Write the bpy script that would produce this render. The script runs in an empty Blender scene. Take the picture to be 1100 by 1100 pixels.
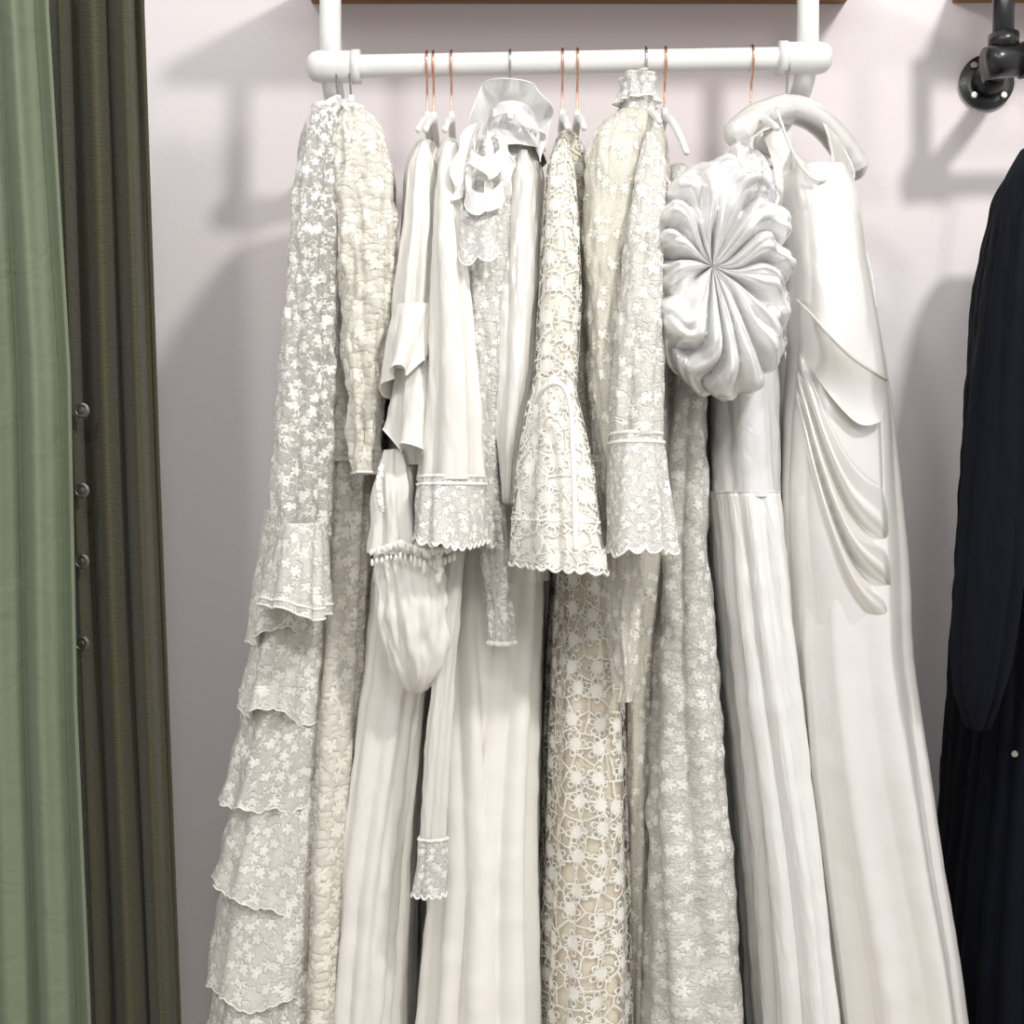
import bpy, math, numpy as np
from mathutils import Vector, noise as mn
S=0.00155; D=1.9; YR=-0.30; YC=YR-D; ZC=1.25
def W(px,py,y):
    k=(y-YC)/D
    return ((px-550)*S*k, y, ZC+(550-py)*S*k)
col=bpy.context.scene.collection
# ---------------------------------------------------------------- nodes
class N:
    def __init__(s,name):
        s.m=bpy.data.materials.new(name); s.m.use_nodes=True
        s.t=s.m.node_tree; s.b=s.t.nodes['Principled BSDF']; s.o=s.t.nodes['Material Output']
    def n(s,ty,**k):
        x=s.t.nodes.new(ty)
        for a,b in k.items(): setattr(x,a,b)
        return x
    def lk(s,a,b): s.t.links.new(a,b)
    def put(s,sock,v):
        if hasattr(v,'links') : s.lk(v,sock)
        else: sock.default_value=v
    def M(s,op,a,b=None,c=None,clamp=False):
        x=s.n('ShaderNodeMath',operation=op); x.use_clamp=clamp
        s.put(x.inputs[0],a)
        if b is not None: s.put(x.inputs[1],b)
        if c is not None: s.put(x.inputs[2],c)
        return x.outputs[0]
    def V(s,op,a,b=None,out=0):
        x=s.n('ShaderNodeVectorMath',operation=op); s.put(x.inputs[0],a)
        if b is not None: s.put(x.inputs[1],b)
        return x.outputs[out]
    def uv(s,scale=(1,1,1)):
        tc=s.n('ShaderNodeTexCoord'); return s.V('MULTIPLY',tc.outputs['UV'],tuple(scale))
    def noise(s,vec,scale,detail=2,rough=.5,dist=0):
        x=s.n('ShaderNodeTexNoise'); s.lk(vec,x.inputs['Vector']); x.inputs['Scale'].default_value=scale
        x.inputs['Detail'].default_value=detail; x.inputs['Roughness'].default_value=rough; x.inputs['Distortion'].default_value=dist
        return x
    def mix(s,f,a,b):
        x=s.n('ShaderNodeMix',data_type='RGBA'); s.put(x.inputs[0],f)
        s.put(x.inputs[6],a if hasattr(a,'links') else (*a,1)); s.put(x.inputs[7],b if hasattr(b,'links') else (*b,1)); return x.outputs[2]
    def bump(s,h,strength,dist,prev=None):
        x=s.n('ShaderNodeBump'); s.put(x.inputs['Height'],h); x.inputs['Strength'].default_value=strength; x.inputs['Distance'].default_value=dist
        if prev is not None: s.lk(prev,x.inputs['Normal'])
        return x.outputs[0]
    def step(s,a,thr,sharp):   # 1 where a<thr
        return s.M('MULTIPLY',s.M('SUBTRACT',thr,a),sharp,clamp=True)

def setb(b,col,rough,spec=.4,sheen=0,metal=0):
    b.inputs['Base Color'].default_value=(*col,1); b.inputs['Roughness'].default_value=rough
    b.inputs['Specular IOR Level'].default_value=spec; b.inputs['Metallic'].default_value=metal
    if sheen: b.inputs['Sheen Weight'].default_value=sheen; b.inputs['Sheen Roughness'].default_value=.4

def fabric(name,c,rough=.85,spec=.2,sheen=.1,trans=0.2,crinkle=(0,0,0),weave=900,wv=.15,stretch=(1,1,1),alpha=1.0,metal=0):
    g=N(name); setb(g.b,c,rough,spec,sheen,metal)
    uv=g.uv(stretch); nrm=None
    if crinkle[0]:
        h=g.noise(uv,crinkle[0],3,.55,.6).outputs[0]
        nrm=g.bump(h,crinkle[1],crinkle[2])
    if wv:
        uv0=g.uv(); w=g.n('ShaderNodeTexVoronoi'); g.lk(uv0,w.inputs['Vector']); w.inputs['Scale'].default_value=weave
        nrm=g.bump(w.outputs['Distance'],wv,.0006,nrm)
    if nrm is not None: g.lk(nrm,g.b.inputs['Normal'])
    if alpha<1: g.b.inputs['Alpha'].default_value=alpha
    if trans:
        tr=g.n('ShaderNodeBsdfTranslucent'); tr.inputs[0].default_value=(*c,1)
        mx=g.n('ShaderNodeMixShader'); mx.inputs[0].default_value=trans
        g.lk(g.b.outputs[0],mx.inputs[1]); g.lk(tr.outputs[0],mx.inputs[2]); g.lk(mx.outputs[0],g.o.inputs[0])
    return g.m

def flower(g,uv,scale,pet,r0,rand=1.0,solid=True):
    v=g.V('MULTIPLY',uv,(scale,scale,0))
    vo=g.n('ShaderNodeTexVoronoi',voronoi_dimensions='2D'); g.lk(v,vo.inputs['Vector']); vo.inputs['Scale'].default_value=1; vo.inputs['Randomness'].default_value=rand
    d=g.V('SUBTRACT',v,vo.outputs['Position'])
    sx=g.n('ShaderNodeSeparateXYZ'); g.lk(d,sx.inputs[0])
    ln=g.V('LENGTH',d,out=1)
    sc=g.n('ShaderNodeSeparateColor'); g.lk(vo.outputs['Color'],sc.inputs[0])
    ang=g.M('ADD',g.M('ARCTAN2',sx.outputs[1],sx.outputs[0]),g.M('MULTIPLY',sc.outputs[0],6.28))
    pc=g.M('ABSOLUTE',g.M('COSINE',g.M('MULTIPLY',ang,pet/2)))
    R=g.M('MULTIPLY',g.M('ADD',g.M('MULTIPLY',g.M('POWER',pc,.6),.68),.32),r0)
    body=g.step(ln,R,25)
    if not solid:   # pierce each petal
        hole=g.M('MULTIPLY',g.step(g.M('ABSOLUTE',g.M('SUBTRACT',ln,g.M('MULTIPLY',R,.64))),.085,22),g.M('MULTIPLY',g.M('SUBTRACT',pc,.72),12,clamp=True))
        return g.M('SUBTRACT',body,hole,clamp=True),ln
    return body,ln

def lace(name,c,kind,scale=28,base=.35,rough=.85,bmp=.9,dk=.93):
    g=N(name); setb(g.b,c,rough,.2,.1)
    uv=g.uv(); w=g.noise(uv,scale*1.1,2).outputs['Color']
    uvw=g.V('ADD',uv,g.V('MULTIPLY',g.V('SUBTRACT',w,(.5,.5,.5)),(.012,.012,0)))
    nt=g.n('ShaderNodeTexVoronoi',feature='DISTANCE_TO_EDGE',voronoi_dimensions='2D'); g.lk(uv,nt.inputs['Vector']); nt.inputs['Scale'].default_value=330
    net=g.step(nt.outputs['Distance'],.16,8)
    if kind=='floral':
        f,ln=flower(g,uvw,scale,5,.36) 
        f2,_=flower(g,g.V('ADD',uvw,(.37,.21,0)),scale*1.8,4,.32)
        ns=g.noise(uvw,scale*1.0,1.5).outputs[0]
        vine=g.step(g.M('ABSOLUTE',g.M('SUBTRACT',ns,.5)),.028,50)
        pat=g.M('MAXIMUM',g.M('MAXIMUM',f,vine),g.M('MULTIPLY',f2,.8))
    elif kind=='daisy':
        f,ln=flower(g,uv,scale,6,.53,.45,solid=False)
        vo=g.n('ShaderNodeTexVoronoi',feature='DISTANCE_TO_EDGE',voronoi_dimensions='2D'); g.lk(uvw,vo.inputs['Vector']); vo.inputs['Scale'].default_value=scale*1.5
        br=g.step(vo.outputs['Distance'],.085,22)
        pat=g.M('MAXIMUM',f,br)
    elif kind=='sprig':
        f,ln=flower(g,g.V('MULTIPLY',uvw,(1,.8,1)),scale,6,.34); f2,_=flower(g,uv,scale*3.2,4,.28)
        pat=g.M('MAXIMUM',f,g.M('MULTIPLY',f2,.7))
    elif kind=='dense':
        vo=g.n('ShaderNodeTexVoronoi',feature='SMOOTH_F1',voronoi_dimensions='2D'); g.lk(g.V('MULTIPLY',uvw,(1,1.5,1)),vo.inputs['Vector']); vo.inputs['Scale'].default_value=scale*2
        f,ln=flower(g,uvw,scale,5,.42)
        pat=g.M('MAXIMUM',f,g.M('MULTIPLY',g.step(vo.outputs['Distance'],.42,6),.8))
    elif kind=='crinkle':
        ns=g.noise(g.V('MULTIPLY',uvw,(1,1.6,1)),scale*1.4,3,.6,1.2).outputs[0]
        a=g.step(g.M('ABSOLUTE',g.M('SUBTRACT',ns,.5)),.05,18)
        f,ln=flower(g,uvw,scale,5,.36)
        pat=g.M('MAXIMUM',a,g.M('MULTIPLY',f,.9))
    al=g.M('MAXIMUM',pat,g.M('ADD',g.M('MULTIPLY',net,.4),base),clamp=True)
    g.lk(al,g.b.inputs['Alpha'])
    h=g.M('ADD',g.M('MULTIPLY',pat,1.0),g.M('MULTIPLY',net,.25))
    g.lk(g.bump(h,bmp,.0022),g.b.inputs['Normal'])
    g.lk(g.mix(pat,tuple(x*dk for x in c),c),g.b.inputs['Base Color'])
    return g.m

def plain(name,c,rough=.5,spec=.5,metal=0,nz=0,nd=.002,ns=40,var=0):
    g=N(name); setb(g.b,c,rough,spec,0,metal)
    tc=g.n('ShaderNodeTexCoord')
    if nz: g.lk(g.bump(g.noise(tc.outputs['Object'],ns,4).outputs[0],nz,nd),g.b.inputs['Normal'])
    if var:
        n=g.noise(tc.outputs['Object'],1.6,3).outputs[0]
        g.lk(g.mix(n,(c[0]*(1+var),c[1]*(1-var),c[2]*(1-var)),(c[0]*(1-var*.5),c[1],min(1,c[2]*(1+var)))),g.b.inputs['Base Color'])
    return g.m

m_flor=lace('lace_floral_ivory',(.965,.95,.895),'floral',40,.50)
m_dense=lace('lace_dense_cream',(.955,.92,.835),'dense',36,.55)
m_daisy=lace('guipure_daisy',(.965,.945,.875),'daisy',25,0.0,bmp=.9,dk=1)
m_sprig=lace('tulle_sprig',(.955,.925,.845),'sprig',46,.42)
m_crink=lace('lace_crinkled',(.965,.95,.90),'crinkle',40,.50)
m_cuff=lace('lace_fine_cuff',(.97,.96,.925),'floral',60,.48)
m_net=lace('lace_open_net',(.965,.955,.91),'floral',44,.26)
m_lining=fabric('lining_cream',(.91,.87,.77),trans=0,wv=0)
m_liningd=fabric('lining_champagne',(.78,.71,.57),trans=0,wv=0)
m_liningw=fabric('lining_white',(.93,.905,.84),trans=0,wv=0)
m_chif=fabric('chiffon_white',(.885,.87,.825),trans=.10,crinkle=(60,.35,.006),stretch=(1,.15,1),wv=.1)
m_chifs=fabric('chiffon_sheer',(.89,.88,.84),trans=.25,crinkle=(50,.25,.004),stretch=(1,.2,1),alpha=.85)
m_crepe=fabric('crepe_ivory',(.88,.86,.815),trans=.04,crinkle=(14,.35,.012),stretch=(1,.3,1))
m_satin=fabric('satin_ivory',(.83,.815,.785),rough=.25,spec=1.0,sheen=0,trans=0,crinkle=(5,.3,.012),wv=0,metal=.28)
m_satinw=fabric('satin_white_crinkled',(.85,.85,.85),rough=.23,spec=1.0,sheen=0,trans=0,crinkle=(45,.45,.006),stretch=(1,.35,1),wv=0,metal=.28)
m_organ=fabric('satin_crinkle_skirt',(.85,.85,.835),rough=.30,spec=.9,sheen=0,trans=0,crinkle=(70,.7,.006),stretch=(1,.12,1),wv=0,metal=.15)
m_trim=fabric('trim_white',(.93,.92,.88),trans=0,wv=0)
m_trimp=fabric('trim_blush',(.87,.81,.77),trans=0,wv=0)
m_black=fabric('black_crepe',(.004,.005,.010),rough=.8,spec=.15,sheen=.0,trans=0,crinkle=(14,.4,.01),stretch=(1,.4,1))
m_olive=fabric('curtain_olive_weave',(.085,.081,.050),rough=.95,spec=.1,sheen=.2,trans=0,crinkle=(260,.9,.003),stretch=(.5,1,1),weave=500,wv=.9)
m_sage=fabric('curtain_sage_cotton',(.19,.225,.155),rough=.9,spec=.1,sheen=.15,trans=0,crinkle=(10,.5,.014),weave=600,wv=.5)
m_pipe=plain('white_painted_pipe',(.83,.83,.82),.35,.5,nz=.15,nd=.001)
m_bpipe=plain('black_pipe',(.012,.012,.014),.3,.6,nz=.2,nd=.001)
m_rose=plain('rose_gold_wire',(.80,.42,.30),.22,.5,1,nz=.02)
m_silver=plain('steel_wire',(.55,.55,.55),.22,.5,1,nz=.02)
m_hang=plain('white_hanger_plastic',(.85,.85,.84),.35,.5,nz=.02)
m_wall=plain('wall_paint',(.79,.755,.76),.9,.2,nz=.25,nd=.003,ns=60,var=.025)
m_screw=plain('screw_metal',(.45,.44,.40),.35,.5,1,nz=.02)
m_snap=plain('snap_pewter',(.22,.21,.18),.4,.5,1,nz=.05)
def wood():
    g=N('shelf_wood'); setb(g.b,(.2,.1,.05),.6)
    tc=g.n('ShaderNodeTexCoord'); v=g.V('MULTIPLY',tc.outputs['Object'],(2,30,30))
    n=g.noise(v,2,5,.6,.5).outputs[0]; g.lk(g.mix(n,(.16,.075,.035),(.42,.23,.11)),g.b.inputs['Base Color']); return g.m
m_wood=wood()
def floorm():
    g=N('floor_boards'); setb(g.b,(.3,.25,.2),.5)
    tc=g.n('ShaderNodeTexCoord'); v=g.V('MULTIPLY',tc.outputs['Object'],(2,14,1))
    n=g.noise(v,2,4).outputs[0]; g.lk(g.mix(n,(.30,.24,.19),(.5,.42,.34)),g.b.inputs['Base Color']); return g.m
# ---------------------------------------------------------------- geometry
def empty(name,loc):
    e=bpy.data.objects.new(name,None); e.location=loc; e.empty_display_size=.05; col.objects.link(e); return e
def mk(par,name,verts,faces,mat,uvs=None,smooth=True):
    me=bpy.data.meshes.new(name); me.from_pydata(verts,[],faces); 
    if smooth: me.polygons.foreach_set('use_smooth',[True]*len(me.polygons))
    if uvs is not None:
        l=me.uv_layers.new(name='UVMap'); idx=np.zeros(len(me.loops),dtype=int); me.loops.foreach_get('vertex_index',idx)
        l.data.foreach_set('uv',np.asarray(uvs,dtype=np.float32)[idx].ravel())
    me.materials.append(mat); o=bpy.data.objects.new(name,me); col.objects.link(o)
    if par: o.parent=par; o.location=-par.location
    me.update(); return o
def vnoise(u,z,ku,seed):
    g=np.random.RandomState(seed).uniform(-1,1,(ku,97))
    x=u*ku; i=np.floor(x).astype(int); f=x-i; f=f*f*(3-2*f)
    y=z+30; j=np.floor(y).astype(int); h=y-j; h=h*h*(3-2*h)
    a=g[i%ku,j%97]*(1-f)+g[(i+1)%ku,j%97]*f; b=g[i%ku,(j+1)%97]*(1-f)+g[(i+1)%ku,(j+1)%97]*f
    return a*(1-h)+b*h
def smooth(a,w):
    if w<2: return a
    p=np.concatenate([2*a[0]-a[w:0:-1],a,2*a[-1]-a[-2:-w-2:-1]]); k=np.hanning(2*w+3)[1:-1]; k/=k.sum()
    return np.convolve(p,k,'valid')
def tube(par,name,rows,mat,amp=(.003,.012),ku=18,seed=1,step=5,nu=150,wr=.0015,wk=9,scallop=None,lining=None,zf=.9,slope=0,cap=True,sm=4,capb=False,pw=1,fine=0,sq=None,wz=28,soft=0.0,loff=.004,wave=0,warp=.5):
    """cloth tube hung from its top row; rows=(py,xl,xr,yc,hd)"""
    R=np.array(rows,float); n=max(6,int((R[-1,0]-R[0,0])/step)); t=np.linspace(R[0,0],R[-1,0],n)
    big=R[:,4].max()>.1
    if big: ku=int(ku*1.5)
    if sq is None: sq=.68 if big else .9
    c=[smooth(np.interp(t,R[:,0],R[:,i]),min(sm,n//3)) for i in range(1,5)]
    k=(c[2]-YC)/D; xl=(c[0]-550)*S*k; xr=(c[1]-550)*S*k; Z=ZC+(550-t)*S*k
    cx=(xl+xr)/2; hx=np.maximum((xr-xl)/2,.002); hd=np.maximum(c[3],.002)
    th=np.linspace(0,2*np.pi,721)+np.pi/2
    tt=np.linspace(0,1,n)**pw; A=amp[0]+(amp[1]-amp[0])*tt
    P=np.zeros((n,nu,3)); U=np.arange(nu)/nu; per=[]
    for r in range(n):
        a=max(hx[r]-A[r]*.6,hx[r]*.5); b=hd[r]
        cs,sn=np.cos(th),np.sin(th)
        X=a*np.sign(cs)*np.abs(cs)**sq; Y=b*np.sign(sn)*np.abs(sn)**sq
        L=np.concatenate([[0],np.cumsum(np.hypot(np.diff(X),np.diff(Y)))]); per.append(L[-1])
        P[r,:,0]=np.interp(U*L[-1],L,X); P[r,:,1]=np.interp(U*L[-1],L,Y)
    T=np.roll(P,-1,1)-np.roll(P,1,1); T=T+.5*(np.roll(T,2,1)+np.roll(T,-2,1)); T/=np.linalg.norm(T[:,:,:2],axis=2,keepdims=True)+1e-9
    Nn=np.stack([T[:,:,1],-T[:,:,0]],-1)
    UU,ZZ=np.meshgrid(U,Z); zz=(ZZ[0,0]-ZZ)
    w=UU+.2/ku*np.sin(zz*5+seed)+warp/ku*vnoise(UU,zz*1.3,max(3,ku//2),seed+21)
    m=vnoise(w,zz*zf,ku,seed); f2=vnoise(w,zz*zf*1.3+7,ku*2,seed+5)
    rg=np.abs(np.sin(np.pi*ku*w))
    sn_=.5+.5*np.sin(2*np.pi*ku*w)
    rg=(1-soft)*rg+soft*sn_
    f=(rg*1.7-1.05)*(.6+.4*m)+.45*m+.3*f2
    d=f*A[:,None]+wr*(vnoise(UU,zz*wz,wk*3,seed+9)+.5*vnoise(UU,zz*wz*2,wk*6,seed+11))
    if fine: d+=fine*np.sin(UU*2*np.pi*ku*4+2*vnoise(UU,zz*3,ku,seed+3))*(.3+.7*tt[:,None])
    mp=float(np.mean(per)); vv=np.concatenate([[0],np.cumsum(np.abs(np.diff(Z)))])
    def build(nm,off,mt):
        Q=np.zeros((n,nu,3)); Q[:,:,:2]=P[:,:,:2]+Nn*(d-off)[:,:,None]
        Q[:,:,0]+=cx[:,None]; Q[:,:,1]+=c[2][:,None]; Q[:,:,2]=ZZ
        hw=np.linspace(0,1,n)[:,None]**3
        if scallop: Q[:,:,2]-=hw*scallop[1]*(np.abs(np.sin(UU*np.pi*scallop[0]))-1)
        if wave: Q[:,:,2]+=hw*wave*vnoise(UU,zz*0,max(4,ku),seed+31)+hw*wave*.8*(rg-.5)
        if slope: Q[:,:,2]+=hw*slope*(Q[:,:,0]-cx[:,None])/np.maximum(hx[:,None],.01)
        vs=Q.reshape(-1,3).tolist(); uv=np.stack([UU*mp,np.repeat(vv[:,None],nu,1)],-1).reshape(-1,2).tolist()
        fs=[]
        for r in range(n-1):
            for q in range(nu):
                q2=(q+1)%nu; fs.append((r*nu+q,r*nu+q2,(r+1)*nu+q2,(r+1)*nu+q))
        if cap:
            vs.append((cx[0],c[2][0],Z[0]+.003)); uv.append((0,0)); fs+=[(len(vs)-1,(q+1)%nu,q) for q in range(nu)]
        if capb:
            vs.append((cx[-1],c[2][-1],Z[-1]-.004)); uv.append((0,0)); b0=(n-1)*nu; fs+=[(len(vs)-1,b0+q,b0+(q+1)%nu) for q in range(nu)]
        mk(par,nm,vs,fs,mt,uv); return Q
    Q=build(name,0,mat)
    if lining: build(name+'_lining',loff,lining)
    return Q
def cord(par,name,pts,r,mat,closed=False,ns=10,rad=None,res=0):
    p=np.array(pts,float)
    if res:
        m=len(p); tt=np.linspace(0,m-1,res); q=np.zeros((res,3))
        for i,t in enumerate(tt):
            a=min(int(t),m-2); f=t-a; p0=p[max(a-1,0)];p1=p[a];p2=p[a+1];p3=p[min(a+2,m-1)]
            q[i]=.5*((2*p1)+(-p0+p2)*f+(2*p0-5*p1+4*p2-p3)*f*f+(-p0+3*p1-3*p2+p3)*f**3)
        p=q
    m=len(p); 
    if closed: T=np.roll(p,-1,0)-np.roll(p,1,0)
    else: T=np.gradient(p,axis=0)
    T/=np.linalg.norm(T,axis=1,keepdims=True)+1e-12
    up=np.array([0,0,1.]) if abs(T[0,2])<.9 else np.array([1.,0,0]); vs=[];uv=[]; L=0
    Nv=np.cross(T[0],up)
    for i in range(m):
        Nv=Nv-T[i]*np.dot(Nv,T[i]); Nv/=np.linalg.norm(Nv)+1e-12; B=np.cross(T[i],Nv)
        rr=r if rad is None else rad(i/(m-1))
        if i: L+=np.linalg.norm(p[i]-p[i-1])
        for q in range(ns):
            a=2*np.pi*q/ns; vs.append(tuple(p[i]+rr*(math.cos(a)*Nv+math.sin(a)*B))); uv.append((q/ns*6.28*r,L))
    fs=[]
    for i in range(m if closed else m-1):
        j=(i+1)%m
        for q in range(ns): fs.append((i*ns+q,i*ns+(q+1)%ns,j*ns+(q+1)%ns,j*ns+q))
    if not closed:
        fs.append(tuple(range(ns))[::-1]); fs.append(tuple((m-1)*ns+q for q in range(ns)))
    return mk(par,name,vs,fs,mat,uv)
def hem(par,name,Q,mat,r=.0016,row=-1,off=0):
    p=Q[row].copy(); p[:,2]+=off; return cord(par,name,p,r,mat,closed=True,ns=6)
def disc(par,name,c,r,th,mat,axis='y',ns=40,bev=.2):
    prof=[(0,-th/2),(r*(1-bev),-th/2),(r,-th/2+th*.3),(r,th/2-th*.3),(r*(1-bev*.5),th/2),(0,th/2)]
    vs=[];fs=[]
    for i,(a,h) in enumerate(prof):
        for q in range(ns):
            t=2*math.pi*q/ns; x,y=a*math.cos(t),a*math.sin(t)
            v={'y':(x,h,y),'x':(h,x,y),'z':(x,y,h)}[axis]; vs.append((c[0]+v[0],c[1]+v[1],c[2]+v[2]))
    for i in range(len(prof)-1):
        for q in range(ns): fs.append((i*ns+q,i*ns+(q+1)%ns,(i+1)*ns+(q+1)%ns,(i+1)*ns+q))
    return mk(par,name,vs,fs,mat,smooth=False)
def sheet(par,name,fn,nu,nv,mat):
    vs=[];uv=[]
    for j in range(nv+1):
        for i in range(nu+1): vs.append(tuple(fn(i/nu,j/nv)))
    a=np.array(vs).reshape(nv+1,nu+1,3)
    du=np.linalg.norm(a[:,-1]-a[:,0],axis=1).mean()*1.3; dv=np.linalg.norm(a[-1]-a[0],axis=1).mean()*1.2
    uv=[(i/nu*du,j/nv*dv) for j in range(nv+1) for i in range(nu+1)]
    fs=[(j*(nu+1)+i,j*(nu+1)+i+1,(j+1)*(nu+1)+i+1,(j+1)*(nu+1)+i) for j in range(nv) for i in range(nu)]
    return mk(par,name,vs,fs,mat,uv)
def pl(pts,t):
    P=np.array(pts,float); L=np.concatenate([[0],np.cumsum(np.linalg.norm(np.diff(P,axis=0),axis=1))]); L/=L[-1]
    return np.array([np.interp(t,L,P[:,i]) for i in range(P.shape[1])])
def cr(pts,t):
    p=np.array(pts,float); m=len(p); t=t*(m-1); a=min(int(t),m-2); f=t-a
    p0=p[max(a-1,0)];p1=p[a];p2=p[a+1];p3=p[min(a+2,m-1)]
    return .5*((2*p1)+(-p0+p2)*f+(2*p0-5*p1+4*p2-p3)*f*f+(-p0+3*p1-3*p2+p3)*f**3)
def ruffle(par,name,path,wd,mat,n=8,amp=.012,dirx=0,dirz=-1,diry=-.3,seed=0,nu=140,nv=12,edge=None,radial=None,curl=.35):
    """gathered frill: the path is the sewn edge, the free edge waves in and out"""
    P=[W(*p) for p in path]
    def f(u,v):
        b=cr(P,u); ph=u*n*6.283+seed+.9*math.sin(u*n*2.1+seed); s=math.sin(ph); c=math.cos(ph)
        e=v**1.1; ww=wd*(.6+.4*math.sin(3.14*u))
        dx,dz=(dirx,dirz)
        if radial is not None:
            C=W(*radial); vx,vz=b[0]-C[0],b[2]-C[2]; l=math.hypot(vx,vz)+1e-6; dx,dz=vx/l,vz/l
        return (b[0]+dx*ww*v+amp*e*c*curl, b[1]+diry*ww*v+amp*e*s, b[2]+dz*ww*v*(1+.2*math.sin(u*7+seed))+amp*.4*e*s)
    o=sheet(par,name,f,nu,nv,mat)
    cord(par,name+'_edge',[f(i/nu,1) for i in range(nu+1)],.0010,edge or m_trim,ns=5)
    return o
def beads(par,name,path,n,r,mat,seed=0,hang=0):
    rs=np.random.RandomState(seed); vs=[];fs=[]
    P=[W(*p) for p in path]
    for i in range(n):
        c=pl(P,i/(n-1) if n>1 else 0)+rs.uniform(-1,1,3)*r*.5; rr=r*rs.uniform(.7,1.2); st=1+hang*rs.uniform(.2,1)
        b=len(vs)
        for j in range(5):
            ph=math.pi*(j+.5)/5
            for q in range(8):
                t=6.283*q/8; vs.append((c[0]+rr*math.sin(ph)*math.cos(t),c[1]+rr*math.sin(ph)*math.sin(t),c[2]+rr*st*math.cos(ph)-rr*(st-1)))
        for j in range(4):
            for q in range(8): fs.append((b+j*8+q,b+(j+1)*8+q,b+(j+1)*8+(q+1)%8,b+j*8+(q+1)%8))
        fs.append(tuple(b+q for q in range(8))); fs.append(tuple(b+32+q for q in range(7,-1,-1)))
    return mk(par,name,vs,fs,mat)
RA=np.array(W(355,71.8,YR)); RB=np.array(W(868,62.6,YR))
def railpt(px):
    t=((px-550)*S-RA[0])/(RB[0]-RA[0]); return RA+(RB-RA)*t
def hanger(par,px,pyb,wire,half=.185,arm=m_hang,yaw=0.0,r=.0055,drop=.075):
    c=railpt(px); zb=W(px,pyb,YR)[2]; R=.0205
    pts=[(c[0],c[1]+R*math.cos(math.radians(-50+i*230/14)),c[2]+.001+R*math.sin(math.radians(-50+i*230/14))) for i in range(15)]
    pts+= [(c[0],c[1]-R*.85,c[2]-.016),(c[0],c[1]-.006,c[2]-.034),(c[0],c[1],c[2]-.05),(c[0],c[1],zb)]
    cord(par,'hook',pts,.0019,wire,ns=8,res=60)
    cs,sn=math.cos(yaw),math.sin(yaw); arms=[]
    for i in range(31):
        s=-1+2*i/30; yy=s*half; zz=zb-.002-drop*abs(s)**1.35
        arms.append((c[0]+yy*sn,c[1]+yy*cs,zz))
    cord(par,'arms',arms,r,arm,ns=10,rad=lambda t:r*(1.25-.4*abs(2*t-1)))
    cord(par,'collar',[(c[0],c[1],zb+.014),(c[0],c[1],zb+.005),(c[0],c[1],zb-.006)],.006,arm,ns=12)
def dress(name,px): return empty(name,tuple(railpt(px)))
YB=-0.30
def body(top,rows):
    return [(a,b,c,YB,h) for a,b,c,h in top+rows]
# ================================================================ ROOM
def box(par,name,x0,x1,y0,y1,z0,z1,mat,bev=0):
    vs=[(x,y,z) for x in (x0,x1) for y in (y0,y1) for z in (z0,z1)]
    fs=[(0,1,3,2),(4,6,7,5),(0,4,5,1),(2,3,7,6),(0,2,6,4),(1,5,7,3)]
    o=mk(par,name,vs,fs,mat,smooth=False)
    if bev: b=o.modifiers.new('bevel','BEVEL'); b.width=bev; b.segments=3
    return o
box(None,'wall_back',-1.8,1.8,0,.12,0,2.9,m_wall)
box(None,'floor',-1.8,1.8,-3.0,.12,-.05,0,floorm())
box(None,'baseboard_back',-1.8,1.8,-.018,0,0,.09,m_pipe,.004)
zs=W(0,5,0)[2]
box(None,'wooden_shelf',W(335,0,0)[0],W(908,0,0)[0],-.36,0,zs,zs+.035,m_wood,.004)
box(None,'wooden_shelf',W(1022,0,0)[0],W(1250,0,0)[0],-.36,0,zs+.002,zs+.037,m_wood,.004)
# rack
rk=empty('white_pipe_clothes_rail',tuple((RA+RB)/2))
pr=.0185
cord(rk,'rail',[RA+(RB-RA)*i/20 for i in range(21)],pr,m_pipe,ns=32)
for nm,c,sx in (('left',RA,-1),('right',RB,1)):
    prof=[(-.045,.0245),(-.03,.0255),(0,.0258),(.02,.0255),(.030,.0225),(.0365,.016),(.0395,.006)]
    cord(rk,'elbow_'+nm,[c+np.array([sx*a,0,0]) for a,_ in prof],.024,m_pipe,ns=32,rad=lambda t:prof[round(t*6)][1])
    cord(rk,'elbow_lip_'+nm,[c+np.array([-sx*.05,0,0]),c+np.array([-sx*.036,0,0])],.0275,m_pipe,ns=32)
    q=c.copy()
    cord(rk,'upright_'+nm,[q,q+np.array([0,0,.05]),np.array([q[0],q[1],zs])],.0178,m_pipe,ns=32)
    e=q+np.array([0,0,-.045]); 
    cord(rk,'wall_arm_'+nm,[q,q+np.array([0,.03,-.03]),q+np.array([0,.09,-.045]),(q[0],-.005,e[2])],.0175,m_pipe,ns=28,res=24)
    disc(rk,'flange_'+nm,(q[0],-.008,e[2]),.046,.014,m_pipe)
    disc(rk,'flange_hub_'+nm,(q[0],-.024,e[2]),.027,.03,m_pipe)
    for k in range(4):
        a=math.radians(45+90*k); disc(rk,f'screw_{nm}_{k}',(q[0]+.035*math.cos(a),-.0165,e[2]+.035*math.sin(a)),.0055,.004,m_screw,ns=14)
q=np.array(W(874,120,-.05)); cord(rk,'lower_post',[(q[0],-.045,zs-.36),(q[0],-.045,1.0),(q[0],-.045,0)],.0165,m_pipe,ns=24)
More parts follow.
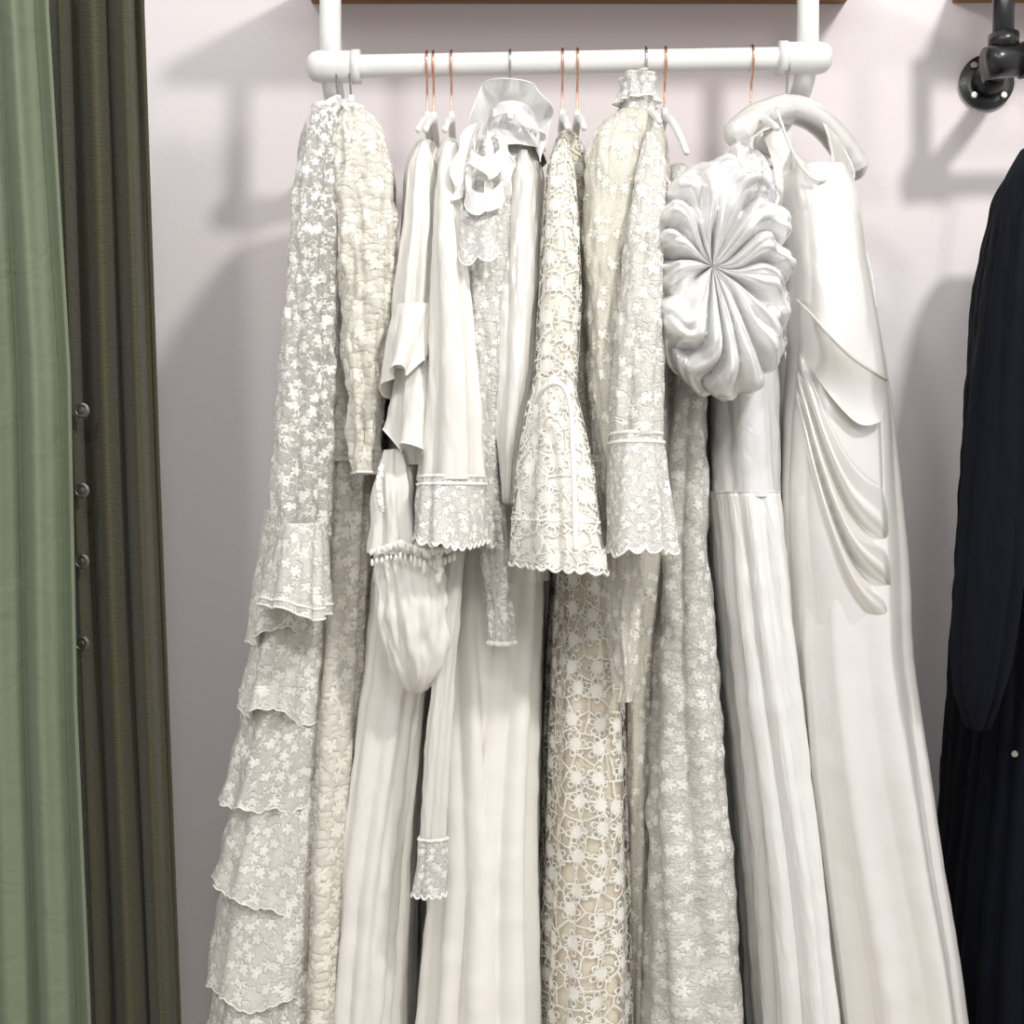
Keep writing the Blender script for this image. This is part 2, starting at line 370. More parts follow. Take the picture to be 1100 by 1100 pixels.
# black rack (right)
bk=empty('black_pipe_clothes_rail',W(1080,80,-.1))
f=np.array(W(1058,90,0)); disc(bk,'flange',(f[0],-.008,f[2]),.052,.016,m_bpipe); disc(bk,'flange_hub',(f[0],-.026,f[2]),.031,.03,m_bpipe)
for k in range(4):
    a=math.radians(45+90*k); disc(bk,f'bolt_{k}',(f[0]+.040*math.cos(a),-.018,f[2]+.040*math.sin(a)),.007,.006,m_screw,ns=12)
e=np.array(W(1078,66,-.26)); 
cord(bk,'wall_arm',[(f[0],-.01,f[2]),(f[0],-.12,f[2]+.0),(e[0]+.0,-.26,e[2])],.018,m_bpipe,ns=28,res=20)
cord(bk,'tee_body',[e+np.array([-.03,0,-.004]),e+np.array([-.01,0,0]),e+np.array([.03,0,.002])],.027,m_bpipe,ns=28)
cord(bk,'tee_lip',[e+np.array([.03,0,.002]),e+np.array([.045,0,.003])],.030,m_bpipe,ns=28)
cord(bk,'rail',[e,e+np.array([.5,0,.012])],.019,m_bpipe,ns=28)
cord(bk,'upright',[e,(e[0],e[1],zs)],.0175,m_bpipe,ns=28)
cord(bk,'upright_neck',[e+np.array([0,0,.02]),e+np.array([0,0,.045])],.025,m_bpipe,ns=28)
# ================================================================ CURTAINS
def curtain(name,yb,left,right,mat,nf,amp,seed,y0=-60,y1=1340,nu=170,nv=90,ph=0):
    e=empty(name,W((left[0][1]+right[0][1])/2,y0,yb))
    la=np.array(left,float); ra=np.array(right,float)
    def f(u,v):
        py=y0+(y1-y0)*v; xl=np.interp(py,la[:,0],la[:,1]); xr=np.interp(py,ra[:,0],ra[:,1])
        s=u*nf*6.283+ph+.35*math.sin(v*4+seed)+.5*math.sin(u*5+seed)
        d=amp*(math.sin(s)+.3*math.sin(2*s+seed+v*2)+.12*math.sin(5*u*nf+v*9+seed))
        px=xl+(xr-xl)*u+ (amp/S)*.35*math.cos(s)*math.sin(math.pi*u)
        return W(px,py,yb+d)
    sheet(e,'cloth',f,nu,nv,mat); 
    cord(e,'edge_hem',[f(1,j/60) for j in range(61)],.003,mat,ns=8)
    return e
e=curtain('olive_curtain',-.42,[(0,52),(500,70),(1100,92)],[(0,153),(500,170),(1100,193)],m_olive,3.1,.026,1.0,ph=2.0)
curtain('sage_curtain',-.50,[(0,-190),(1100,-170)],[(0,50),(400,74),(760,81),(1100,96)],m_sage,5.4,.016,2.3,ph=.5)
for i,py in enumerate((441,527,603,691)):
    c=np.array(W(88,py,-.472)); disc(e,f'snap_{i}_base',c,.0115,.003,m_snap,ns=28,bev=.3); 
    cord(e,f'snap_{i}_ring',[c+np.array([.0088*math.cos(a),-.002,.0088*math.sin(a)]) for a in np.linspace(0,6.283,25)[:-1]],.0014,m_snap,closed=True,ns=8)
    disc(e,f'snap_{i}_stud',c+np.array([0,-.003,0]),.004,.003,m_snap,ns=16)
# ================================================================ DRESS 1  tiered floral lace
d=dress('tiered_lace_dress',363); hanger(d,363,112,m_silver)
tube(d,'bodice',body([(118,345,366,.03),(135,338,374,.09),(170,330,378,.15)],[(300,322,380,.165),(560,306,384,.17)]),m_flor,amp=(.002,.008),lining=m_liningw,seed=3)
tube(d,'underskirt',body([(545,312,378,.16)],[(800,290,372,.17),(1000,268,370,.19),(1290,255,372,.21)]),m_liningw,amp=(.004,.012),ku=14,seed=4)
T=[(548,668,292,273),(640,745,286,265),(722,838,274,249),(812,930,262,243),(902,1020,254,237),(992,1118,250,232),(1098,1215,245,227),(1195,1300,242,224)]
for i,(a,b,x0,x1) in enumerate(T):
    Q=tube(d,f'tier_{i}',body([(a,x0+4,380,.18+.006*i)],[(a+20,x0,380,.185+.006*i),(b,x1,378,.20+.007*i)]),m_flor,amp=(.004,.019),ku=12,seed=10+(i//2),step=4,nu=220,cap=False,wr=.003,scallop=(60,.004),soft=.5,lining=None if i%3==2 else m_liningw,wave=.014,slope=.014*(-1)**i)
    hem(d,f'tier_{i}_hem',Q,m_trim,.0010)
ys=-.515
Q=tube(d,'sleeve',[(120,338,362,-.46,.03),(134,329,366,-.48,.04),(180,319,366,-.5,.04),(250,311,364,ys,.045),(330,304,362,ys,.045),(400,299,361,ys,.045),(480,293,359,ys,.045),(575,289,356,ys,.045)],m_net,amp=(.003,.011),ku=7,seed=21,wr=.004)
Q=tube(d,'sleeve_cuff',[(562,300,350,-.53,.045),(600,288,354,-.54,.05),(656,276,357,-.545,.06)],m_flor,amp=(.003,.015),ku=8,seed=22,step=3,slope=-.012,cap=False,lining=m_liningw,soft=.3,wave=.006)
hem(d,'cuff_trim',Q,m_trim,.002,row=-4); hem(d,'cuff_hem',Q,m_trim,.0015)
bw=np.array(W(366,118,-.42))
for sx,rz in ((-1,-.25),(1,-.35)):
    def bow(u,v,sx=sx,rz=rz):
        a=2*math.pi*u; r=.5-.5*math.cos(a); x=.042*r; y=.012*math.sin(a)*(.4+.6*r); wd=.008+.016*r
        return bw+np.array([sx*x,-.02+y,rz*x+(v-.5)*wd+.001*math.sin(a*3)])
    sheet(d,'bow_loop_'+('left' if sx<0 else 'right'),bow,48,8,m_satin)
    def tail(u,v,sx=sx):
        return bw+np.array([sx*(.034*u+.006*math.sin(u*5)),-.05-.006*math.sin(u*6),-.044*u+(v-.5)*(.008+.008*u)])
    sheet(d,'bow_tail_'+('left' if sx<0 else 'right'),tail,24,6,m_satin)
cord(d,'bow_knot',[bw+np.array([-.005,-.024,0]),bw+np.array([0,-.028,0]),bw+np.array([.005,-.024,0])],.007,m_satin,res=12)
# ================================================================ DRESS 2 cream lace
d=dress('cream_lace_dress',378); hanger(d,377,112,m_silver)
tube(d,'bodice',body([(120,370,392,.03),(140,362,408,.1),(180,356,422,.15)],[(300,362,424,.16),(500,358,418,.17)]),m_dense,amp=(.002,.006),lining=m_lining,seed=31)
tube(d,'skirt',body([(490,360,415,.16)],[(700,352,408,.19),(900,348,400,.22),(1290,340,392,.26)]),m_dense,amp=(.004,.019),ku=14,lining=m_lining,seed=32,nu=190)
Q=tube(d,'sleeve',[(118,372,390,-.45,.02),(135,362,408,-.48,.04),(170,358,420,-.5,.045),(250,359,426,-.51,.045),(330,364,424,-.51,.045),(400,367,417,-.51,.04),(508,376,409,-.51,.032)],m_dense,amp=(.003,.009),ku=6,seed=33,wr=.006,lining=m_lining)
hem(d,'sleeve_hem',Q,m_trim,.002)
# ================================================================ DRESS 3 chiffon flutter / balloon sleeve
d=dress('chiffon_flutter_sleeve_dress',461); hanger(d,459,130,m_rose); 
tube(d,'bodice',body([(160,446,470,.05),(190,436,482,.13)],[(300,430,492,.16),(500,420,490,.17),(620,402,480,.18)]),m_chif,amp=(.003,.009),seed=41)
tube(d,'skirt',body([(600,404,480,.17)],[(750,388,462,.2),(900,372,450,.22),(1100,357,444,.235),(1290,345,440,.25)]),m_chif,amp=(.005,.017),ku=20,fine=.0008,seed=42,nu=300)
tube(d,'sleeve',[(156,452,462,-.44,.02),(172,440,468,-.48,.035),(250,431,472,-.52,.04),(330,420,474,-.53,.04),(400,412,472,-.53,.045)],m_chif,amp=(.003,.014),ku=6,seed=43)
Q=tube(d,'flutter_upper',[(330,424,472,-.54,.04),(370,412,468,-.55,.05),(412,403,466,-.56,.06)],m_chif,amp=(.002,.020),ku=5,seed=44,step=1.5,slope=.022,cap=False,soft=.9,wave=.020,pw=1.4); hem(d,'flutter_upper_hem',Q,m_trim,.0013)
Q=tube(d,'flutter_lower',[(390,428,468,-.535,.04),(430,422,472,-.545,.05),(474,416,468,-.55,.055)],m_chif,amp=(.002,.018),ku=5,seed=49,step=1.5,slope=-.018,cap=False,soft=.9,wave=.018,pw=1.4); hem(d,'flutter_lower_hem',Q,m_trim,.0013)
tube(d,'sleeve_under',[(392,420,470,-.53,.035),(450,424,472,-.53,.04),(500,428,468,-.53,.035)],m_chif,amp=(.003,.007),ku=7,seed=45)
tube(d,'balloon_upper',[(484,414,436,-.54,.02),(510,402,446,-.55,.035),(550,399,449,-.55,.04),(594,398,454,-.55,.045)],m_chif,amp=(.005,.009),ku=7,seed=47,wr=.004)
tube(d,'balloon',[(580,404,468,-.545,.035),(600,400,478,-.55,.045),(650,402,489,-.55,.055),(690,409,487,-.55,.05),(720,420,478,-.55,.04),(736,430,464,-.55,.025),(742,438,456,-.55,.012)],m_chif,amp=(.012,.009),ku=8,seed=48,capb=True,wr=.006,zf=6,warp=1.2)
beads(d,'balloon_trim',[(398,592,-.6),(430,582,-.61),(460,592,-.61),(490,586,-.6)],60,.0026,m_trim,1,hang=1.5)
beads(d,'balloon_trim_drops',[(400,602,-.6),(430,595,-.61),(460,604,-.61),(488,597,-.6)],18,.0026,m_trim,2,hang=2.5)
beads(d,'balloon_side_trim',[(410,500,-.59),(406,520,-.6),(410,548,-.6)],26,.0038,m_trim,3,hang=.5)
beads(d,'balloon_motif',[(470,600,-.61),(474,612,-.61),(470,622,-.61)],14,.004,m_trim,4,hang=.5)
# ================================================================ DRESS 4 chiffon with lace cuff
d=dress('chiffon_lace_cuff_dress',485); hanger(d,466,130,m_rose); hanger(d,485,130,m_rose)
tube(d,'bodice',body([(158,474,494,.05),(190,466,502,.13)],[(300,462,510,.15),(600,466,540,.17)]),m_chif,amp=(.003,.009),seed=51)
tube(d,'skirt',body([(560,480,536,.16)],[(700,470,545,.2),(900,462,552,.22),(1100,440,556,.235),(1290,430,560,.25)]),m_crepe,amp=(.008,.030),ku=13,seed=52,nu=260)
tube(d,'sleeve',[(156,478,490,-.44,.02),(172,470,494,-.49,.035),(260,463,501,-.55,.04),(350,459,511,-.57,.045),(430,454,518,-.58,.05),(516,446,523,-.58,.055)],m_chif,amp=(.003,.017),ku=7,seed=53)
Q=tube(d,'cuff_frill',[(510,449,521,-.585,.055),(540,443,527,-.59,.06),(586,438,535,-.595,.07)],m_cuff,amp=(.003,.016),ku=9,seed=54,step=2.5,scallop=(34,.008),cap=False,slope=-.003,lining=m_liningw,soft=.4,wave=.006)
hem(d,'cuff_band_upper',Q,m_trimp,.0022,row=1); hem(d,'cuff_band',Q,m_trim,.0025,row=4); hem(d,'cuff_hem',Q,m_trim,.0014)
tube(d,'sash',[(590,480,500,-.545,.012),(700,467,492,-.56,.012),(800,456,486,-.57,.012),(902,450,481,-.575,.012)],m_chifs,amp=(.001,.004),ku=6,seed=55,nu=60)
Q=tube(d,'sash_lace_end',[(898,449,481,-.58,.013),(930,446,481,-.58,.016),(962,441,481,-.58,.018)],m_cuff,amp=(.002,.005),ku=6,seed=56,step=2.5,nu=90,scallop=(12,.006),cap=False)
hem(d,'sash_band',Q,m_trimp,.0022,row=1); hem(d,'sash_hem',Q,m_trim,.0014)
# ================================================================ DRESS 5 ruffled high-neck
d=dress('ruffled_high_neck_dress',548); hanger(d,548,118,m_silver)
tube(d,'bodice',body([(140,530,560,.04),(165,512,575,.1)],[(200,505,585,.14),(400,515,590,.155),(620,522,590,.17)]),m_crepe,amp=(.003,.008),seed=61)
tube(d,'skirt',body([(590,524,588,.16)],[(750,510,584,.2),(900,494,580,.225),(1100,478,580,.25),(1290,470,580,.26)]),m_crepe,amp=(.008,.032),ku=11,seed=63,nu=260)
Q=tube(d,'collar_stand',[(108,526,574,-.34,.045),(125,526,572,-.345,.045),(150,518,580,-.36,.065),(172,510,588,-.37,.08)],m_satinw,amp=(.003,.003),ku=5,seed=63,cap=False,step=3,soft=1,nu=110)
ruffle(d,'collar_frill_front',[(524,158,-.405),(521,132,-.41),(530,114,-.42),(549,108,-.43),(568,114,-.42),(577,134,-.41),(574,160,-.40)],.030,m_satinw,n=3.6,amp=.009,diry=-.7,seed=.4,nu=240,radial=(549,150,-.4),curl=.5)
ruffle(d,'collar_frill_fall',[(560,118,-.43),(574,128,-.44),(580,144,-.44),(576,162,-.44)],.034,m_satinw,n=1.8,amp=.010,dirx=.25,dirz=-.75,diry=-.4,seed=1)
ruffle(d,'collar_frill_inner',[(530,116,-.43),(545,111,-.44),(562,118,-.44),(570,134,-.44)],.030,m_satinw,n=2.0,amp=.008,dirx=.1,dirz=-.85,diry=-.5,seed=2.6)
Q=tube(d,'lace_sleeve',[(150,512,540,-.45,.02),(175,500,550,-.48,.035),(240,494,552,-.52,.04),(320,493,545,-.53,.04),(400,498,540,-.53,.035),(500,505,536,-.53,.03),(600,514,545,-.54,.025),(690,524,551,-.56,.02)],m_cuff,amp=(.003,.007),ku=6,seed=65,wr=.005,lining=m_liningw)
hem(d,'cuff_band',Q,m_trim,.004)
for i,(pth,wd,n,sd,dx,dz,mt) in enumerate([
    ([(512,132,-.47),(503,158,-.53),(499,186,-.55),(497,212,-.565)],.024,2.6,.3,-.75,-.35,m_chif),
    ([(516,134,-.48),(511,160,-.54),(508,190,-.565),(506,222,-.58)],.028,2.4,1.9,-.25,-.8,m_satinw),
    ([(524,134,-.48),(522,160,-.54),(521,190,-.57),(518,226,-.585)],.028,2.3,3.7,.25,-.8,m_chif),
    ([(532,138,-.48),(537,162,-.53),(538,190,-.56),(534,216,-.575)],.024,2.5,5.1,.75,-.35,m_satinw),
    ([(500,196,-.57),(512,206,-.59),(526,206,-.59),(540,194,-.58)],.038,2.1,.9,0,-1,m_satinw),
    ([(506,160,-.55),(518,168,-.57),(530,166,-.57),(540,156,-.55)],.034,1.8,2.9,0,-1,m_chif)]):
    ruffle(d,f'jabot_frill_{i}',pth,wd,mt,n=n,amp=.0075,diry=-.35,seed=sd,dirx=dx,dirz=dz,nu=160,curl=.5)
ruffle(d,'lace_jabot',[(494,222,-.575),(512,230,-.59),(534,222,-.585)],.085,m_cuff,n=2.2,amp=.010,dirx=0,dirz=-1,seed=1)
tube(d,'satin_sleeve',[(165,556,568,-.43,.02),(190,544,580,-.46,.035),(250,537,580,-.51,.04),(330,532,579,-.525,.04),(400,530,576,-.53,.04),(470,532,562,-.54,.035),(520,537,556,-.54,.022),(540,542,551,-.54,.01)],m_satin,amp=(.003,.014),ku=5,seed=66,capb=True)
# ================================================================ DRESS 6/7 daisy guipure
d=dress('daisy_guipure_dress',605); hanger(d,604,128,m_rose)
tube(d,'bodice',body([(150,598,618,.05),(180,588,630,.13)],[(300,584,640,.16),(600,590,655,.17)]),m_daisy,amp=(.002,.006),lining=m_liningd,seed=71)
tube(d,'skirt',body([(590,594,654,.16)],[(700,586,668,.195),(900,579,673,.225),(1100,570,678,.25),(1290,562,684,.27)]),m_daisy,amp=(.004,.018),ku=10,lining=m_liningd,seed=72,nu=220,loff=.007)
tube(d,'sleeve',[(152,600,612,-.45,.02),(175,586,618,-.49,.035),(250,581,624,-.53,.04),(330,576,626,-.55,.04),(418,570,622,-.56,.04)],m_daisy,amp=(.002,.004),ku=5,seed=73,lining=m_lining)
Q=tube(d,'bell_cuff',[(408,574,616,-.565,.04),(450,563,626,-.58,.05),(520,554,640,-.60,.065),(580,549,648,-.61,.075),(612,547,655,-.61,.08)],m_daisy,amp=(.003,.015),ku=6,seed=74,step=3,slope=-.006,scallop=(26,.006),cap=False,lining=m_liningw,soft=.4)
hem(d,'bell_cuff_hem',Q,m_trim,.0016); hem(d,'bell_cuff_seam',Q,m_trim,.0012,row=-18)
cord(d,'tie_cord',[W(576,432,-.64),W(582,420,-.655),W(594,412,-.665),W(606,417,-.67),W(613,440,-.675),W(615,480,-.685),W(617,530,-.70),W(618,592,-.715)],.0036,m_trim,res=60)
# ================================================================ DRESS 8 embroidered tulle high neck
d=dress('embroidered_tulle_high_neck_dress',693); hanger(d,693,122,m_silver); hanger(d,620,128,m_rose)
tube(d,'gown_body',body([(122,664,700,.04),(140,645,708,.1),(175,630,716,.14)],[(300,632,720,.16),(560,650,715,.16),(700,662,696,.13),(1290,668,682,.14)]),m_sprig,amp=(.003,.008),lining=m_lining,seed=81)
tube(d,'tulle_sleeve',[(128,650,685,-.43,.02),(148,634,690,-.46,.035),(175,628,690,-.49,.04),(260,625,672,-.51,.04),(400,630,672,-.52,.04),(550,640,686,-.53,.035),(650,650,688,-.54,.03),(720,660,684,-.55,.02),(754,667,675,-.55,.008)],m_sprig,amp=(.003,.010),ku=5,seed=82,lining=m_lining,wr=.004)
Q=tube(d,'neck_ruff',[(84,664,704,-.33,.035),(100,667,702,-.33,.03),(125,666,706,-.33,.035)],m_cuff,amp=(.008,.003),ku=8,seed=83,cap=False,step=2,nu=120,zf=.5,lining=m_lining,soft=1)
hem(d,'neck_ruff_edge',Q,m_trim,.0013,row=0)
Q=tube(d,'neck_ruff_lower',[(92,668,700,-.33,.03),(112,660,710,-.33,.045)],m_cuff,amp=(.003,.010),ku=9,seed=84,cap=False,step=1.5,nu=120,soft=.8); hem(d,'neck_ruff_lower_edge',Q,m_trim,.0013)
beads(d,'neck_trim',[(662,124,-.39),(684,130,-.4),(708,124,-.39)],20,.003,m_trim,6)
# ================================================================ DRESS 9 crinkled lace
d=dress('crinkled_lace_dress',712); hanger(d,714,126,m_rose,half=.20,yaw=-.03,drop=.12)
tube(d,'gown_body',body([(185,712,736,.05),(205,704,744,.12)],[(300,706,750,.15),(585,696,754,.17),(700,688,766,.2),(900,676,780,.225),(1100,670,794,.25),(1290,664,804,.27)]),m_crink,amp=(.003,.026),ku=11,lining=m_liningw,seed=92,nu=220,wr=.004)
tube(d,'sleeve',[(146,690,706,-.46,.02),(170,682,714,-.5,.035),(250,670,716,-.545,.04),(350,660,713,-.565,.045),(470,652,712,-.58,.05)],m_flor,amp=(.003,.012),ku=6,seed=93,wr=.003,lining=m_liningw)
Q=tube(d,'sleeve_frill',[(464,654,711,-.585,.05),(520,646,722,-.6,.06),(594,641,733,-.61,.075)],m_cuff,amp=(.003,.018),ku=8,seed=94,step=3,cap=False,scallop=(18,.008),lining=m_liningw,soft=.4,wave=.005)
hem(d,'frill_band_upper',Q,m_trimp,.0024,row=1); hem(d,'frill_band',Q,m_trim,.0026,row=4); hem(d,'frill_hem',Q,m_trim,.0015)
beads(d,'neckline_trim',[(716,190,-.47),(722,215,-.49),(720,250,-.49)],24,.003,m_trimp,7,hang=1)
# ================================================================ DRESS 10 satin puff sleeve
d=dress('satin_puff_sleeve_dress',807); hanger(d,807,128,m_rose)
tube(d,'bodice',body([(170,770,815,.05),(200,758,820,.13)],[(300,752,822,.15),(535,752,826,.165)]),m_satinw,amp=(.003,.008),ku=6,seed=101)
Q=tube(d,'skirt',body([(530,751,827,.167)],[(560,754,830,.175),(700,764,842,.2),(900,782,860,.225),(1100,794,880,.25),(1290,800,890,.27)]),m_organ,amp=(.004,.025),ku=14,seed=102,nu=280,fine=.0006,pw=.6)
hem(d,'waist_seam',Q,m_satinw,.0014,row=0)
def puff(par,name,cx,cy,y,out,ry,mat,K=15,seed=5,nr=120,nt=360,crease=.16,noff=.02):
    """out: list of (angle_deg, radius_px) outline of the sleeve head; folds radiate from its gathered centre"""
    C=np.array(W(cx,cy,y)); k=(y-YC)/D
    an=np.array([o[0] for o in out]+[out[0][0]+360],float); rr=np.array([o[1] for o in out]+[out[0][1]],float)*S*k
    deg=np.arange(nt)/nt*360; Ro=np.interp((deg-an[0])%360+an[0],an,rr); 
    kk=np.hanning(25);kk/=kk.sum(); Ro=np.convolve(np.concatenate([Ro[-12:],Ro,Ro[:12]]),kk,'valid')
    tt=np.arange(nt)/nt; vs=[];uv=[]
    # equalise fold spacing by arc length of the outline so long lobes get as many folds as short ones
    arc=np.cumsum(Ro); arc=(arc-arc[0])/arc[-1]
    for i in range(nr+1):
        v=i/nr; ph=math.pi*v; rho=math.sin(ph)
        wp=.9/K*vnoise(arc,np.zeros(nt),max(5,K//2),seed+7)+.55/K*vnoise(arc,np.full(nt,v*5),max(5,K//2),seed+8)
        w=arc+wp
        rg=np.abs(np.sin(np.pi*K*w))**.7; am=.72+.28*vnoise(w,np.full(nt,v*3.5),K,seed)
        rg2=np.abs(np.sin(np.pi*K*2.0*w+2.0*vnoise(arc,np.full(nt,v*6),K,seed+15)))
        f2=vnoise(arc,np.full(nt,v*10),K*2,seed+3)
        f=(rg-.62)*am+.20*(rg2-.5)+.30*f2*rho
        env=(math.sin(ph)**.6)
        dep=math.cos(ph); dep=np.sign(dep)*abs(dep)**.75
        pinch=.65*math.exp(-(ph/.42)**2)
        r=rho*(1+crease*.5*f*env)
        y_=C[1]-ry*(dep-pinch+crease*4.2*f*env*max(0,math.cos(ph)+.6)/1.2)
        x=C[0]+Ro*r*np.cos(tt*6.283); zz=C[2]+Ro*r*np.sin(tt*6.283)
        for a in range(nt):
            p=Vector((x[a],y_[a],zz[a])); nv=(1-2*abs(mn.noise(Vector((p.x*16,p.y*16,p.z*11+seed)))))*.5-.3+.35*(.5-abs(mn.noise(Vector((p.x*34,p.y*34,p.z*26+seed)))))
            q=p+Vector((math.cos(tt[a]*6.283)*.3*rho,-1,math.sin(tt[a]*6.283)*.3*rho))*nv*noff*rho
            vs.append((q.x,q.y,q.z)); uv.append((tt[a]*.7,v*.35))
    fs=[(i*nt+a,i*nt+(a+1)%nt,(i+1)*nt+(a+1)%nt,(i+1)*nt+a) for i in range(nr) for a in range(nt)]
    return mk(par,name,vs,fs,mat,uv)
# angles: 0=right, 90=up
puff(d,'puff_sleeve',762,290,-.53,[(0,80),(20,84),(42,98),(62,108),(80,120),(98,112),(118,92),(140,76),(162,64),(182,60),(205,70),(232,88),(255,120),(275,140),(292,140),(315,108),(340,84)],.078,m_satinw,K=13,seed=5,noff=.016,crease=.19)
puff(d,'puff_sleeve_top',792,205,-.46,[(0,34),(45,36),(90,46),(135,38),(180,36),(225,44),(270,60),(315,48)],.05,m_satinw,K=8,seed=15,nt=160,nr=50,noff=.012,crease=.2)
# ================================================================ DRESS 11 satin cowl gown
d=dress('satin_cowl_drape_gown',845)
c=railpt(845); zb=W(845,112,YR)[2]; R=.0205
pts=[(c[0],c[1]+R*math.cos(math.radians(-50+i*230/14)),c[2]+.001+R*math.sin(math.radians(-50+i*230/14))) for i in range(15)]+[(c[0],c[1]-R*.85,c[2]-.016),(c[0],c[1]-.006,c[2]-.034),(c[0],c[1],zb)]
cord(d,'hook',pts,.0022,m_silver,res=60,ns=8)
cord(d,'padded_hanger',[W(786,152,-.40),W(796,140,-.385),W(815,126,-.35),W(845,117,-.31),W(872,125,-.29),(W(895,145,-.27)),W(914,172,-.25),W(922,192,-.24)],.024,m_satin,res=160,ns=24,rad=lambda t:(.0235+.0004*math.sin(t*37+2*math.sin(t*15)))*min(1,.35+8*t,.35+8*(1-t)))
GR=[(196,836,900,.11),(215,836,908,.12),(300,838,920,.13),(380,836,934,.14),(450,830,945,.145),(520,826,952,.15),(600,824,960,.165),(690,824,960,.18),(800,827,972,.2),(900,834,985,.21),(1000,842,1000,.225),(1100,850,1010,.24),(1290,856,1011,.25)]
GA=np.array(GR,float); GY=-.31; GSQ=.62
def gfront(px,py):
    xl=np.interp(py,GA[:,0],GA[:,1]); xr=np.interp(py,GA[:,0],GA[:,2]); hd=np.interp(py,GA[:,0],GA[:,3])
    y=GY-hd*.8
    for _ in range(3):
        X=(px-550)*(y-YC)/(GY-YC)+550
        u=min(.995,abs((X-(xl+xr)/2)/((xr-xl)/2))); y=GY-hd*(1-u**(2/GSQ))**(GSQ/2)
    return y
Q=tube(d,'gown_body',[(a,b,c_,GY,h) for a,b,c_,h in GR],m_satin,amp=(.000,.036),ku=9,seed=111,nu=320,wr=.0006,cap=False,zf=.45,sq=GSQ,soft=.5,pw=1.5)
def gsheet(name,top,bot,mat,off,fold,nu=70,nv=50,edge=None):
    """sheet lying on the gown front; top/bot = (px,py) polylines"""
    def f(u,v):
        a=cr(top,u); b=cr(bot,u); px=a[0]*(1-v)+b[0]*v; py=a[1]*(1-v)+b[1]*v
        fo,dx,dy=fold(u,v)
        return W(px+dx,py+dy,gfront(px,max(py,196))-off(u,v)-fo)
    sheet(d,name,f,nu,nv,mat)
    if edge: cord(d,name+'_edge',[f(i/60,edge[0]) for i in range(61)],edge[1],m_satin,ns=8)
    return f
sm=lambda x:max(0,min(1,x))**2*(3-2*max(0,min(1,x)))
zf_=lambda u,v:(0,0,0)
gsheet('strap_front',[(812,116),(821,148),(832,185),(838,250)],[(834,114),(848,155),(876,192),(896,262)],m_satin,lambda u,v:-.045*(1-u)**2+.006*math.sin(math.pi*v)+.003-.016*sm((u-.72)*4),zf_,nu=60,nv=24)
def strap(name,L,R,mat):
    Lp=[W(*p) for p in L]; Rp=[W(*p) for p in R]
    def f(u,v):
        a=cr(Lp,v); b=cr(Rp,v); q=a*(1-u)+b*u
        return (q[0],q[1]-.008*math.sin(math.pi*u)-.002*math.sin(u*9+v*5),q[2])
    sheet(d,name,f,24,50,mat); cord(d,name+'_edge_a',[f(0,i/40) for i in range(41)],.0014,mat,ns=6); cord(d,name+'_edge_b',[f(1,i/40) for i in range(41)],.0014,mat,ns=6)
strap('strap_back',[(884,132,-.31),(893,160,-.34),(890,188,-.39),(880,235,-.38)],[(902,152,-.28),(918,184,-.29),(912,205,-.33),(905,240,-.35)],m_satin)
strap('side_lining',[(895,215,-.33),(905,290,-.36),(912,400,-.38)],[(910,198,-.32),(938,300,-.33),(944,402,-.34)],m_satinw)
cord(d,'neckline_binding',[W(834,116,-.376),W(848,155,-.405),W(862,180,-.425),W(878,194,-.435),W(892,190,-.42),W(896,176,-.37),W(888,140,-.31)],.0024,m_satin,res=50)
# draped hip panel with folds fanning from the left side into the right hip
def hipfold(u,v):
    a=.03+.14*u+.20*math.sin(math.pi*u*.55)**2; sp=.07+.46*u**1.2
    p=(v-a)/sp
    if p<0 or p>1.1: g=0
    else:
        pp=(p/1.1)**1.2
        g=(abs(math.sin(math.pi*2.8*pp+.25))**.9-.45)*math.sin(math.pi*min(1,p/1.1))**.4
    return .038*g*sm(u*1.2)*sm((1-v)*4), 0, 0
gsheet('hip_drape',[(834,312),(868,338),(905,380),(948,424)],[(826,690),(862,740),(912,740),(960,700)],m_satin,lambda u,v:-.016+.021*sm(v*10)*sm((1-v)*2.2)*sm(u*7)*sm((1-u)*9+.35)+.012*math.sin(math.pi*u)*math.sin(math.pi*v)*(1-v),hipfold,nu=120,nv=170)
# folded-over cowl flap
gsheet('cowl_flap',[(838,308),(862,328),(886,354),(916,384),(952,408)],[(840,330),(862,372),(888,410),(922,448),(948,452)],m_satin,lambda u,v:.010+.034*math.sin(math.pi*min(1,u*.85))*(1-.55*v)+.006*v,lambda u,v:(.006*math.sin(v*4+u*3),0,10*math.sin(math.pi*u)*v),nu=80,nv=30,edge=(0,.0022))
gsheet('cowl_flap_underside',[(838,310),(862,331),(886,358),(916,388),(951,410)],[(840,325),(862,352),(886,382),(918,418),(950,446)],m_satin,lambda u,v:.004+.020*math.sin(math.pi*min(1,u*.85))*(1-v),zf_,nu=60,nv=20)
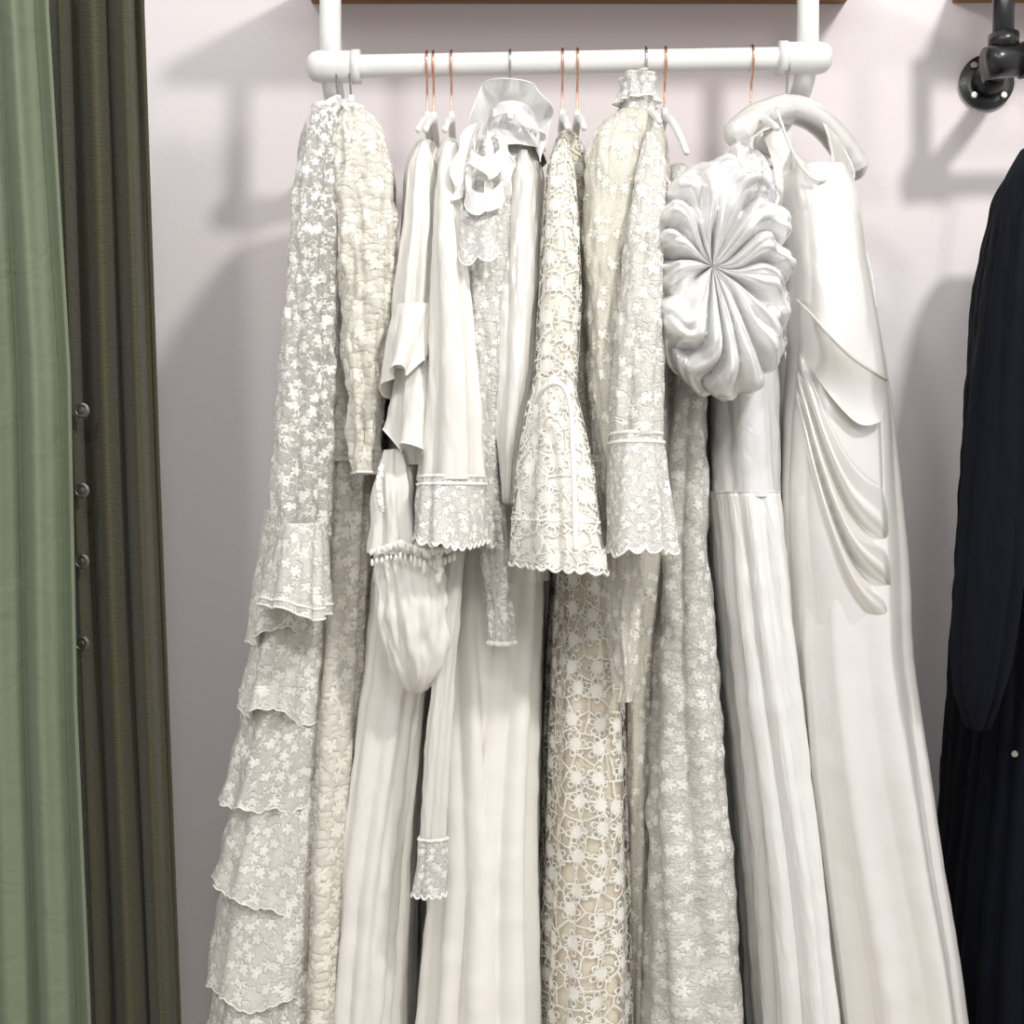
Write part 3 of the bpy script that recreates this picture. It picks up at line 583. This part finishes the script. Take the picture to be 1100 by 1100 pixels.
# ================================================================ BLACK DRESS
d=empty('black_long_sleeve_dress',W(1120,62,-.3))
tube(d,'body',body([(160,1105,1150,.05),(190,1085,1190,.13)],[(300,1062,1200,.16),(600,1045,1200,.18),(800,1034,1200,.2),(1100,1013,1210,.24),(1355,1014,1215,.25)]),m_black,amp=(.004,.014),ku=16,seed=121)
tube(d,'sleeve',[(160,1098,1120,-.45,.02),(185,1082,1130,-.48,.04),(230,1070,1128,-.5,.045),(320,1056,1120,-.51,.05),(400,1045,1112,-.51,.05),(500,1036,1108,-.51,.05),(620,1027,1100,-.51,.05),(700,1022,1090,-.51,.045),(750,1026,1078,-.51,.035),(782,1038,1062,-.51,.02)],m_black,amp=(.002,.008),ku=8,seed=122,capb=True)
cord(d,'hook',[W(1120,60,-.32),W(1120,48,-.30),W(1120,60,-.27),W(1120,110,-.3),W(1120,165,-.3)],.002,m_silver,res=30)
disc(d,'sleeve_button',W(1090,810,-.51),.005,.004,m_screw,ns=16)
# ================================================================ LIGHTS
def spot(name,loc,tgt,e,r,colr=(1,.97,.93),ang=95):
    l=bpy.data.lights.new(name,'SPOT'); l.energy=e; l.shadow_soft_size=r; l.color=colr; l.spot_size=math.radians(ang); l.spot_blend=.6
    o=bpy.data.objects.new(name,l); o.location=loc; col.objects.link(o)
    o.rotation_euler=(Vector(tgt)-Vector(loc)).to_track_quat('-Z','Y').to_euler()
spot('ceiling_spot_key',(1.2,-2.3,3.1),(0,-.2,1.2),170,.12)
spot('added_fill_left',(-.9,-2.6,3.0),(0,-.2,1.1),60,.15)  # added fill from upper left to lift the shadows, no real fixture
spot('added_spot_center',(.2,-3.0,2.6),(.1,-.2,.8),40,.2)  # extra weak lamp added near the middle, not an actual ceiling spot
w=bpy.data.worlds.new('shop_ambient'); bpy.context.scene.world=w; w.use_nodes=True
nt=w.node_tree; bg=nt.nodes['Background']
tc=nt.nodes.new('ShaderNodeTexCoord'); sp=nt.nodes.new('ShaderNodeSeparateXYZ'); nt.links.new(tc.outputs['Generated'],sp.inputs[0])
def mth(op,a,b):
    x=nt.nodes.new('ShaderNodeMath'); x.operation=op
    for i,v in enumerate((a,b)):
        if hasattr(v,'links'): nt.links.new(v,x.inputs[i])
        else: x.inputs[i].default_value=v
    return x.outputs[0]
s_=mth('ADD',mth('ADD',mth('MULTIPLY',sp.outputs[2],.30),mth('MULTIPLY',sp.outputs[0],.16)),.60)
nt.links.new(s_,bg.inputs[1]); bg.inputs[0].default_value=(1,.99,.98,1)
cam=bpy.data.cameras.new('camera'); cam.sensor_width=36; cam.lens=36*D/(1100*S)
co=bpy.data.objects.new('camera',cam); co.location=(0,YC,ZC); co.rotation_euler=(math.radians(90),0,0); col.objects.link(co)
bpy.context.scene.camera=co
bpy.context.scene.view_settings.view_transform='Standard'
